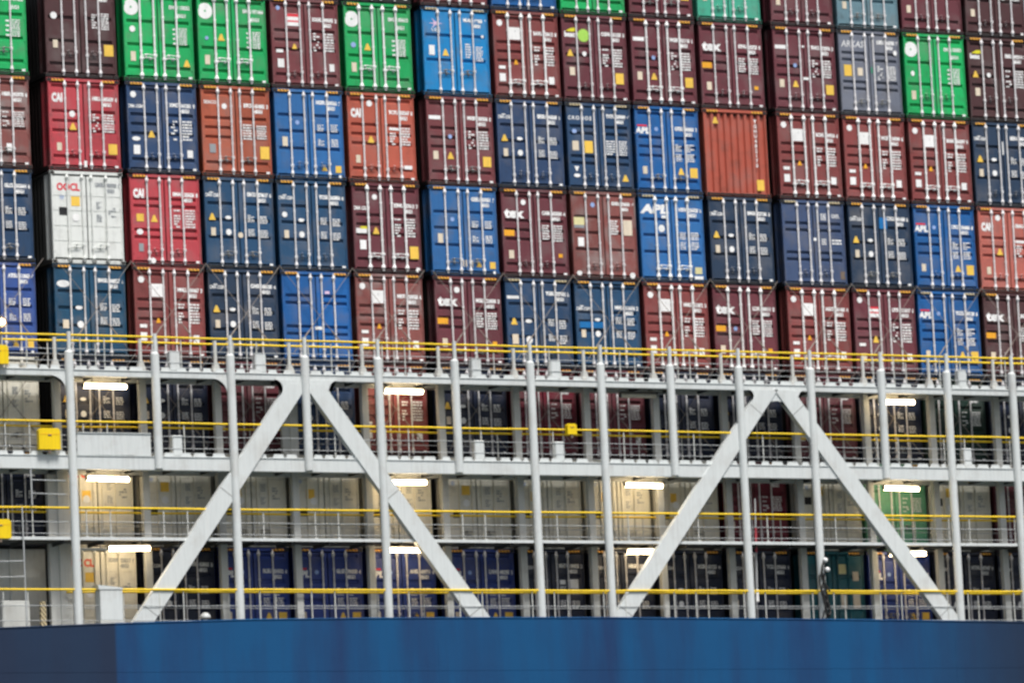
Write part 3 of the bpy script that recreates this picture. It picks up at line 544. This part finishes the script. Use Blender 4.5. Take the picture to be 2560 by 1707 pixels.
# A-shaped braces
def brace(xa, za, sl, hw):
    for s in (-1, 1):
        bm = bmesh.new(); zt, zb = za-.36, 17.5
        prism(bm, [(xa+s*sl*(za-zt)-hw, zt), (xa+s*sl*(za-zt)+hw, zt), (xa+s*sl*(za-zb)+hw, zb), (xa+s*sl*(za-zb)-hw, zb)], YF-.135, YF+.10)
        bpart('brace', bm, M_STEEL)
        th = math.atan(sl); w_ = hw*math.cos(th); nx, nz = math.cos(th), s*math.sin(th); tx, tz = s*math.sin(th), -math.cos(th)
        for zj in (18.35, 24.92 if xa > 20 else 22.0):                   # welded seams across the brace
            xj = xa+s*sl*(za-zj); bm = bmesh.new()
            prism(bm, [(xj+a*w_*nx+b*.013*tx, zj+a*w_*nz+b*.013*tz) for a, b in ((-1, -1), (1, -1), (1, 1), (-1, 1))], YF-.139, YF-.1345)
            bpart('weld_seam', bm, M_SEAM)
def arc(cx, cz, r, a0, a1, n=8): return [(cx+r*math.cos(R(a0+(a1-a0)*i/n)), cz+r*math.sin(R(a0+(a1-a0)*i/n))) for i in range(n+1)]
def gusset(xa, za, sl, hw, inner, r):
    """plate that joins the two braces to the beam, with rounded corners"""
    bm = bmesh.new(); zt = 25.56
    for s in (-1, 1):
        th = math.degrees(math.atan(sl))
        xe = lambda z: xa+s*(sl*(za-z)+hw)                                # outer brace edge
        zk = 25.18; pts = [(xe(zk), zk), (xe(zt)+s*.0, zt-.01)]
        # fillet: centre below the beam, tangent to beam underside and brace edge
        q = r*math.tan(R((90-th)/2)); xo = xe(zt)+s*r*1.0/math.cos(R(th))*0.62
        cx, cz = xe(zt-r)+s*r/math.cos(R(th)), zt-r
        a_ = [(cx+s*-math.cos(R(t))*r, cz+math.sin(R(t))*r) for t in [-th+ (90+th)*i/10 for i in range(11)]]
        poly = a_+[(xa, zt+.0), (xa, za-.30), (xe(a_[0][1])-s*.15, a_[0][1])]
        prism(bm, poly if s > 0 else poly[::-1], YF-.125, YF-.06)
    if inner:
        zi = za-.52; P = [(xa-sl*(za-zi)+hw, zi) for _ in (0,)]
        half = lambda z: max(0.0, sl*(za-z)-hw)
        zb_ = 24.85; pa = [(xa-half(zb_)-.02, zb_)]+[(xa-half(zb_)*math.cos(R(t)), zb_+.36*math.sin(R(t))) for t in range(0, 181, 15)]+[(xa+half(zb_)+.02, zb_), (xa+.02, 25.48), (xa-.02, 25.48)]
        prism(bm, pa, YF-.10, YF-.06)
    bpart('gusset', bm, M_STEEL)
for xa, za, sl, hw, inn in ((7.62, 25.80, .745, .345, False), (24.48, 25.93, .785, .345, True)): brace(xa, za, sl, hw); gusset(xa, za, sl, hw, inn, .2 if inn else .28)
for x in (GX[0], GX[2]):                                               # knee plates left of two posts
    bm = bmesh.new(); prism(bm, arc(x-.62, 25.05, .5, 90, 20)+[(x-.1, 25.0), (x-.1, 25.56), (x-.62, 25.56)], YF-.10, YF-.06); bpart('knee_plate', bm, M_STEEL)
bm = bmesh.new(); box(bm, -.14, 2.30, YF-.10, YF-.06, 23.113, 23.82, 0, .01); box(bm, .98, 1.0, YF-.112, YF-.099, 23.13, 23.80); box(bm, -.14, 2.30, YF-.13, YF-.101, 23.79, 23.815)
for x0, x1 in ((.50, .95), (1.08, 1.72)): box(bm, x0, x1, YF-.108, YF-.099, 23.135, 23.16, 0)
bpart('bulwark_panel', bm, M_STEEL)

# guard railings
def railing(y, z, zf, x0, x1, label, mids, step, off, yellow2=False):
    t = empty('guard_railing', ((x0+x1)/2, y, zf), label, 'railing', 'guard railings of the walkways')
    inv = Matrix.Translation(-Vector(t.location))
    def p(n, bm, m): o = link(n, new_mesh(n, bm, [m]), t); o.matrix_parent_inverse = inv
    def sagrail(zz, r, m, n):
        bm = bmesh.new(); N = int((x1-x0)/1.3); pr = None; rr = random.Random(int(zz*100+y*1000))
        for i in range(N+1):
            q = (x0+(x1-x0)*i/N, y+rr.uniform(-.008, .008), zz+rr.uniform(-.009, .009))
            if pr: tube(bm, pr, q, r, n=8)
            pr = q
        p(n, bm, m)
    sagrail(z, .033, M_RAIL, 'top_rail')
    for q in mids: sagrail(z-q, .011, M_WIRE, 'lower_rail')
    x = x0+off; k = 0
    while x < x1:
        bm = bmesh.new(); tube(bm, (x, y+.03, zf), (x, y+.03, z-.02), .021, n=8); box(bm, x-.05, x+.05, y-.02, y+.08, zf-.0, zf+.03); p('stanchion', bm, M_STEELI)
        k += 1; x += step*(.62 if k % 2 else 1.38)
for nm, z, zf in (('top', 26.81, 25.74), ('middle', 24.15, 23.10), ('lower', 21.50, 20.61)):
    railing(YF-.02, z, zf, XL+1, XR-2, 'yellow front rail with grey wires on the %s walkway' % nm, (.42, .78), 1.28, 1.0)
    railing(-.37, z+.01, zf, XL+1, XR-2, 'yellow rear rail nearest the containers on the %s walkway' % nm, (.42, .78), 2.56, .4)
railing(-1.66, 19.0, 17.6, XL+1, XR-2, 'yellow front rail behind the blue hull edge', (.50, .95), 1.28, .7)
railing(-.72, 19.03, 17.6, -.3, XR-2, 'yellow rear rail on the main deck behind the posts', (.50, .95), 2.56, .3)

# fluorescent lamps below the walkways
def lamp(x0, x1, z, label, lit=True):
    t = empty('fluorescent_lamp', ((x0+x1)/2, -1.0, z), label, 'lamp', 'tube lamps below the walkways'); h = (x1-x0)/2
    t.rotation_euler = (0, R(rng.uniform(-1.1, 1.1)), 0)
    bm = bmesh.new(); tube(bm, (h, .1, .10), (h+.5, .16, .15), .014, n=6); link('cable', new_mesh('lamp_cable', bm, [M_ROPE]), t)
    bm = bmesh.new(); box(bm, -h-.02, h+.02, -.15, .15, .085, .115, 0, .008)
    for s in (-1, 1): box(bm, s*h-.03, s*h+.03, -.06, .06, -.06, .075, 0, .01); tube(bm, (s*h*.6, 0, .12), (s*h*.6, 0, .21), .015, n=6)
    link('housing', new_mesh('lamp_housing', bm, [M_HOUS]), t)
    bm = bmesh.new(); tube(bm, (-h+.02, 0, 0), (h-.02, 0, 0), .075, n=14); link('tube', new_mesh('lamp_tube', bm, [M_LAMP if lit else M_OFF]), t)
for x0, x1, z, lb, on in ((.38, 1.82, 25.33, 'lit tube lamp under the top walkway, left end', 1), (10.61, 11.98, 25.36, 'lit tube lamp above the red-brown container', 1), (28.69, 30.09, 25.34, 'lit tube lamp under the top walkway, right end', 1), (19.05, 20.37, 25.38, 'unlit tube lamp under the top walkway', 0),
    (.38, 1.79, 22.47, 'lit tube lamp over the orange lettering, left end', 1), (10.59, 11.96, 22.47, 'lit tube lamp under the middle walkway beside left brace', 1), (19.05, 20.43, 22.47, 'lit tube lamp under the middle walkway at its centre', 1), (28.72, 30.07, 22.47, 'lit tube lamp above the mint green container', 1),
    (1.0, 2.40, 20.33, 'lit tube lamp under the lower walkway, left end', 1), (10.49, 11.86, 20.33, 'lit tube lamp beside the left brace foot', 1), (18.98, 20.34, 20.33, 'lit tube lamp behind the right frame left brace', 1), (28.77, 30.19, 20.31, 'lit tube lamp behind the rightmost brace', 1)):
    lamp(x0, x1, z, lb, bool(on))

t = empty('floodlight', (-2.13, -.75, 27.28), 'glaring warm floodlight at the left photo edge above the top rail', 'lamp')
bm = bmesh.new(); tube(bm, (0, .16, 0), (0, -.02, 0), .10, .17, n=16); tube(bm, (0, .1, -1.4), (0, .1, -.08), .03, n=8); link('housing', new_mesh('flood_housing', bm, [M_HOUS]), t)
bm = bmesh.new(); bmesh.ops.create_uvsphere(bm, u_segments=16, v_segments=8, radius=.075)
for f in bm.faces: f.smooth = True
link('bulb', new_mesh('bulb', bm, [emis('flood_bulb', (1.0, .60, .30), 110.0)]), t, (0, -.04, 0))
t = empty('cable_tray', (.5, -1.0, 20.30), 'pale horizontal cable tray running left from the lowest left lamp', 'cable tray')
bm = bmesh.new(); box(bm, -.62, .46, -.05, .05, -.035, .035, 0, .008); link('tray', new_mesh('tray', bm, [M_STEELI]), t)
bm = bmesh.new()
for x in (-.45, .25): box(bm, x, x+.03, -.02, .02, .036, .22)
link('hanger', new_mesh('hanger', bm, [M_STEELI]), t)
# cabinets on the walkways
def cabinet(x0, x1, z0, z1, label):
    t = empty('control_cabinet', ((x0+x1)/2, YF+.12, z0), label, 'cabinet', 'white cabinets on the walkways'); w = (x1-x0)/2; h = z1-z0
    bm = bmesh.new(); box(bm, -w, w, -.12, .12, .0, h, 0, .02); link('casing', new_mesh('casing', bm, [M_STEEL]), t)
    bm = bmesh.new(); box(bm, -w+.03, w-.03, -.135, -.121, .06, h-.04, 0, .006); box(bm, w-.07, w-.045, -.15, -.136, h*.45, h*.6); link('door', new_mesh('cabinet_door', bm, [M_STEEL]), t)
for i, (x0, x1) in enumerate(((3.08, 3.43), (5.97, 6.34), (13.5, 13.83), (16.31, 16.67), (31.55, 31.87))):
    cabinet(x0, x1, 25.74, 26.38, 'white cabinet on the top walkway, %s from the left' % ['first', 'second', 'third', 'fourth', 'fifth'][i])
for i, (x0, x1) in enumerate(((3.07, 3.40), (13.46, 13.81), (16.33, 16.66), (31.57, 31.89))):
    cabinet(x0, x1, 23.10, 23.78, 'white cabinet on the middle walkway, %s from the left' % ['first', 'second', 'third', 'fourth'][i])
# yellow boxes
def ybox(x0, x1, z0, z1, label, cat='box'):
    t = empty('lifebuoy_box', ((x0+x1)/2, YF-.2, z0), label, cat, 'yellow boxes hung on the rails'); w = (x1-x0)/2; h = z1-z0; c = min(.07, w*.3)
    bm = bmesh.new(); prism(bm, [(-w, 0), (w, 0), (w, h-c), (w-c, h), (-w+c, h), (-w, h-c)], -.09, .09); link('case', new_mesh('case', bm, [M_YBOX]), t)
    bm = bmesh.new(); box(bm, -w+.02, w-.02, -.097, -.091, h*.70, h*.715); link('seam', new_mesh('seam', bm, [M_AMB]), t)
    bm = bmesh.new(); box(bm, -.06, .06, -.105, -.091, h*.63, h*.70, 0, .01); box(bm, -.04, .04, -.07, .0, -.12, -.002, 0, .01); link('latch', new_mesh('latch', bm, [M_BROWN]), t)
ybox(-1.46, -.76, 23.25, 23.90, 'yellow box hanging left of the first post on the middle walkway'); ybox(-3.15, -2.47, 20.53, 21.11, 'yellow box cut by the photo edge on the lower walkway'); ybox(-3.0, -2.36, 25.84, 26.42, 'yellow box cut by the photo edge on the top walkway'); ybox(16.66, 16.99, 23.98, 24.32, 'small yellow box on the middle rail before wine-red container')
# white locker at the hull edge, left
t = empty('deck_locker', (.70, YF-.14, 17.6), 'white deck locker with tilted lid standing behind the hull edge', 'locker')
bm = bmesh.new(); box(bm, -.37, .37, -.2, .2, .45, 1.38, 0, .015); link('body', new_mesh('locker_body', bm, [M_STEEL]), t)
bm = bmesh.new(); prism(bm, [(-.41, 1.385), (.39, 1.385), (.37, 1.44), (-.44, 1.52)], -.22, .22); link('lid', new_mesh('locker_lid', bm, [M_STEEL]), t)
bm = bmesh.new(); box(bm, -.39, .39, -.21, .21, 0, .445, 0, .01); link('base', new_mesh('locker_base', bm, [M_STEELI]), t)
# black rope bundle hanging on a right-hand post
t = empty('rope_bundle', (25.78, YF-.34, 18.05), 'tangled black rope bundle hanging beside a right-hand white post', 'rope')
for k in range(5):
    cu = bmesh.new(); rr = random.Random(50+k); pr = None; top = (2.0, 1.95, 1.5, 1.05, .95)[k]; bot = (.9, .1, .55, .0, .15)[k]; ph = rr.uniform(0, 6)
    for i in range(33):
        f = i/32; wd_ = .05+.13*math.exp(-((top+(bot-top)*f-.75)/.35)**2)                # bulges where the coil hangs
        z = top+(bot-top)*(f if k < 2 else .5-.5*math.cos(2*math.pi*f))
        q = (math.sin(f*(5, 7, 6.3, 12.6, 6.3)[k]+ph)*wd_+rr.uniform(-.012, .012)-.02, math.cos(f*6+ph)*.06, z)
        if pr: tube(cu, pr, q, (.030, .026, .034, .024, .038)[k], n=7)
        pr = q
    link('strand', new_mesh('strand', cu, [M_ROPE]), t)
for dx, z in ((0, 1.93), (.06, 1.62)):
    bm = bmesh.new(); bmesh.ops.create_icosphere(bm, subdivisions=2, radius=.085)
    for f in bm.faces: f.smooth = True
    link('float', new_mesh('float', bm, [M_WHITE]), t, (dx, -.12, z))
# small gear on the main deck
t = empty('vent_cap', (4.05, -1.25, 17.55), 'white round vent cap behind the hull edge beside left brace', 'vent')
bm = bmesh.new(); tube(bm, (0, 0, 0), (0, 0, .62), .07, n=12); link('pipe', new_mesh('vent_pipe', bm, [M_STEEL]), t)
bm = bmesh.new(); bmesh.ops.create_uvsphere(bm, u_segments=16, v_segments=8, radius=.17)
for v in bm.verts: v.co.z = max(v.co.z, -.02)
for f in bm.faces: f.smooth = True
link('cap', new_mesh('vent_dome', bm, [M_STEEL]), t, (0, 0, .63))
# pole with a red band beside a right-hand post
t = empty('boat_hook', (23.62, -1.25, 18.75), 'thin upright pole with pink-red band beside a right-hand post', 'pole')
bm = bmesh.new(); tube(bm, (-.05, 0, .0), (.06, 0, 3.3), .028, n=8); link('shaft', new_mesh('shaft', bm, [M_WIRE]), t)
bm = bmesh.new(); tube(bm, (.005, 0, 1.55), (.03, 0, 2.35), .036, n=8); link('band', new_mesh('band', bm, [plain('mark_rose', (206,84,96))]), t)
bm = bmesh.new(); tube(bm, (-.05, 0, -.05), (-.03, 0, .35), .06, .04, n=8); link('tip', new_mesh('tip', bm, [M_WHITE]), t)
# ladder-like access rails at the far left
t = empty('access_rail', (-1.9, YF-.16, 18.0), 'thin grey vertical access rails at the left photo edge', 'railing')
for a, b, r_ in (((.19, 0, 3.55), (.18, 0, 4.66), .028), ((-.12, 0, -.4), (-.14, 0, 3.5), .024)):
    bm = bmesh.new(); tube(bm, a, b, r_, n=8); link('upright', new_mesh('upright', bm, [M_WIRE]), t)
for a, b in (((.19, 0, 4.33), (1.3, 0, 4.31)), ((.19, 0, 3.92), (1.3, 0, 3.89)), ((-1.4, 0, 1.83), (-.13, 0, 1.86)), ((-1.4, 0, 1.35), (-.13, 0, 1.39))):
    bm = bmesh.new(); tube(bm, a, b, .016, n=8); link('rung', new_mesh('rung', bm, [M_WIRE]), t)

# crossed lashing rods, corner to corner of the containers in two rows
names = ['violet-blue', 'petrol-blue', 'second red-brown', 'navy', 'unmarked bright blue', 'brown', 'first white-lettered maroon', 'white-bar navy', 'blue-banded', 'red-brown', 'second white-lettered maroon', 'third red-brown', 'red-white-labelled', 'vivid blue', 'dark maroon']
od15 = ['first', 'second', 'third', 'fourth', 'fifth', 'sixth', 'seventh', 'eighth', 'ninth', 'tenth', 'eleventh', 'twelfth', 'thirteenth', 'fourteenth', 'fifteenth']
for ti in (4, 5):
    for ci in range(0, 15):
        xl = (ci-1)*2.534+0.303*(0 if ci <= 5 else 1 if ci <= 10 else 2) if ci else -2.95
        xr = xl+2.534; zt = 41-2.925*ti+.12; zb = zt-2.85
        for s in (-1, 1):
            a, b = ((xl-.02, zt), (xr-.25, zb)) if s > 0 else ((xr+.02, zt), (xl+.25, zb))
            t = empty('lashing_rod', (b[0], -.20, b[1]), 'thin rod sloping down %s over the %s container %s' % ('right' if s > 0 else 'left', od15[ci], 'above the walkway' if ti == 4 else 'under the top walkway'), 'lashing rod', 'crossed lashing rods')
            y0, y1 = -.07-.03*(s > 0), -.24-.05*(s > 0)
            A = Vector((a[0]-b[0], y0+.20, a[1]-b[1])); B = Vector((0, y1+.20, 0)); Mm = B.lerp(A, .36)
            bm = bmesh.new(); tube(bm, Mm, A, .009, n=6); link('rod', new_mesh('rod', bm, [M_LROD]), t)
            bm = bmesh.new(); tube(bm, B, B.lerp(A, .14), .012, n=6); tube(bm, B.lerp(A, .14), B.lerp(A, .28), .022, n=6); tube(bm, B.lerp(A, .28), Mm, .012, n=6); link('turnbuckle', new_mesh('turnbuckle', bm, [M_LROD]), t)

# ------------------------------------------------------------------ hull, deck, bulkhead, water
def hull_mat():
    m = bpy.data.materials.new('hull_paint'); m.use_nodes = True; n = m.node_tree.nodes; l = m.node_tree.links; p = n['Principled BSDF']; p.inputs['Roughness'].default_value = 0.62; p.inputs['Specular IOR Level'].default_value = 0.25
    tc = n.new('ShaderNodeTexCoord'); mp = n.new('ShaderNodeMapping'); mp.inputs['Scale'].default_value = (1.0, 1.0, 0.12); l.new(tc.outputs['Object'], mp.inputs[0])
    n1 = n.new('ShaderNodeTexNoise'); n1.inputs['Scale'].default_value = 0.55; n1.inputs['Detail'].default_value = 7; n1.inputs['Roughness'].default_value = .62; l.new(mp.outputs[0], n1.inputs[0])
    r = n.new('ShaderNodeValToRGB'); r.color_ramp.elements[0].position = .42; r.color_ramp.elements[0].color = rgb((13,77,124)); r.color_ramp.elements[1].position = .70; r.color_ramp.elements[1].color = rgb((27,52,94)); l.new(n1.outputs[0], r.inputs[0])
    # dark slate tone mixed over both ends: sharp on the left, gradual on the right
    sx = n.new('ShaderNodeSeparateXYZ'); l.new(tc.outputs['Object'], sx.inputs[0])
    a = n.new('ShaderNodeMapRange'); a.interpolation_type = 'SMOOTHSTEP'; a.inputs['From Min'].default_value = .78; a.inputs['From Max'].default_value = .66; l.new(sx.outputs['X'], a.inputs[0])
    b = n.new('ShaderNodeMapRange'); b.interpolation_type = 'SMOOTHSTEP'; b.inputs['From Min'].default_value = 27.5; b.inputs['From Max'].default_value = 33.5; l.new(sx.outputs['X'], b.inputs[0])
    mx = n.new('ShaderNodeMath'); mx.operation = 'MAXIMUM'; l.new(a.outputs[0], mx.inputs[0]); l.new(b.outputs[0], mx.inputs[1])
    k = n.new('ShaderNodeMath'); k.operation = 'MULTIPLY'; k.inputs[1].default_value = .85; l.new(mx.outputs[0], k.inputs[0])
    mix = n.new('ShaderNodeMix'); mix.data_type = 'RGBA'; l.new(k.outputs[0], mix.inputs[0]); l.new(r.outputs[0], mix.inputs[6]); mix.inputs[7].default_value = rgb((32,42,62))
    l.new(mix.outputs[2], p.inputs['Base Color'])
    n2 = n.new('ShaderNodeTexNoise'); n2.inputs['Scale'].default_value = 1.1; l.new(tc.outputs['Object'], n2.inputs[0])
    bp_ = n.new('ShaderNodeBump'); bp_.inputs['Strength'].default_value = .25; bp_.inputs['Distance'].default_value = .05; l.new(n2.outputs[0], bp_.inputs['Height']); l.new(bp_.outputs[0], p.inputs['Normal'])
    return m
MH = hull_mat(); YH = -2.0
TOP = [(-14, 17.3), (-3.1, 17.79), (1.05, 17.93), (5.04, 18.04), (9.3, 18.085), (13.6, 18.10), (17.9, 18.10), (22.5, 18.065), (28, 18.02), (33.1, 17.95), (47, 17.5)]
H = empty('ship_hull', (16, YH, 0), 'blue steel ship stern with streaked paint below the white bridge', 'ship hull')
inv = Matrix.Translation(-Vector(H.location))
bm = bmesh.new(); vs = []
for x, z in TOP: vs.append((bm.verts.new((x, YH, -2)), bm.verts.new((x, YH, z)), bm.verts.new((x, YH+.03, z)), bm.verts.new((x, YH+.03, 16.5))))
for a, b in zip(vs[:-1], vs[1:]):
    for i in range(3): bm.faces.new((a[i], b[i], b[i+1], a[i+1]))
quad(bm, [(-14, YH, -2), (-14, YH, 17.3), (-14, 90, 17.3), (-14, 90, -2)]); quad(bm, [(47, YH, -2), (47, 90, -2), (47, 90, 17.5), (47, YH, 17.5)])
bmesh.ops.recalc_face_normals(bm, faces=bm.faces)
o = link('transom_plating', new_mesh('transom', bm, [MH]), H); o.matrix_parent_inverse = inv
bm = bmesh.new()
for x in (-6.5, 5.3, 11.6, 17.9, 24.2, 30.5): box(bm, x, x+.02, YH-.004, YH+.01, 2, 17.4)
for z in (16.45, 13.9): box(bm, -14, 47, YH-.005, YH+.01, z, z+.018)
o = link('plate_seam', new_mesh('plate_seam', bm, [MH]), H); o.matrix_parent_inverse = inv
bm = bmesh.new()
for (x, z), (x2, z2) in zip(TOP[:-1], TOP[1:]): tube(bm, (x, YH+.005, z), (x2, YH+.005, z2), .028, n=8)
o = link('edge_bar', new_mesh('edge_bar', bm, [MH]), H); o.matrix_parent_inverse = inv
bm = bmesh.new(); quad(bm, [(-14, YH+.03, 17.55), (47, YH+.03, 17.55), (47, 90, 17.55), (-14, 90, 17.55)]); tag(link('ship_deck', new_mesh('ship_deck', bm, [M_DECK])), None, None, None, 'structure')
# grey bulkhead and gear in the lower left bay
t = empty('bulkhead_wall', (-3.2, .4, 17.6), 'dim grey steel bulkhead in the lower left bay', 'wall')
bm = bmesh.new(); box(bm, -3.8, 2.7, 0, .1, 0, 2.86)
for x in (-2.2, -.9, .4, 1.5): box(bm, x, x+.07, -.08, 0, 0, 2.86)
link('plating', new_mesh('plating', bm, [M_STEELI]), t)
t = empty('equipment_box', (-2.0, -.5, 17.6), 'pale grey equipment box against the lower left bulkhead', 'box')
bm = bmesh.new(); box(bm, -.45, .45, -.3, .3, 0, 1.15, 0, .03); link('body', new_mesh('equip', bm, [M_STEELI]), t)
bm = bmesh.new(); box(bm, -.40, .40, -.32, -.301, .1, 1.05, 0, .01); link('cover', new_mesh('cover', bm, [M_STEELI]), t)
t = empty('hazard_post', (-1.05, -.6, 17.6), 'short post striped yellow and black beside the grey equipment box', 'post')
bm = bmesh.new(); box(bm, -.09, .09, -.06, .06, 0, 1.15, 0, .01); link('striped_body', new_mesh('striped', bm, [M_HAZP]), t)
bm = bmesh.new(); box(bm, -.12, .12, -.09, .09, -.0, .04); link('foot', new_mesh('foot', bm, [M_STEELI]), t)
# water
def water_mat():
    m = bpy.data.materials.new('sea_water'); m.use_nodes = True; n = m.node_tree.nodes; l = m.node_tree.links; p = n['Principled BSDF']
    p.inputs['Base Color'].default_value = (.02, .05, .06, 1); p.inputs['Roughness'].default_value = .12
    tc = n.new('ShaderNodeTexCoord'); a = n.new('ShaderNodeTexNoise'); a.inputs['Scale'].default_value = .35; a.inputs['Detail'].default_value = 8; l.new(tc.outputs['Object'], a.inputs[0])
    b = n.new('ShaderNodeBump'); b.inputs['Strength'].default_value = .5; b.inputs['Distance'].default_value = .6; l.new(a.outputs[0], b.inputs['Height']); l.new(b.outputs[0], p.inputs['Normal']); return m
bm = bmesh.new(); quad(bm, [(-600, -600, 0), (600, -600, 0), (600, 600, 0), (-600, 600, 0)]); tag(link('sea_water', new_mesh('sea_water', bm, [water_mat()])), None, None, None, 'structure')
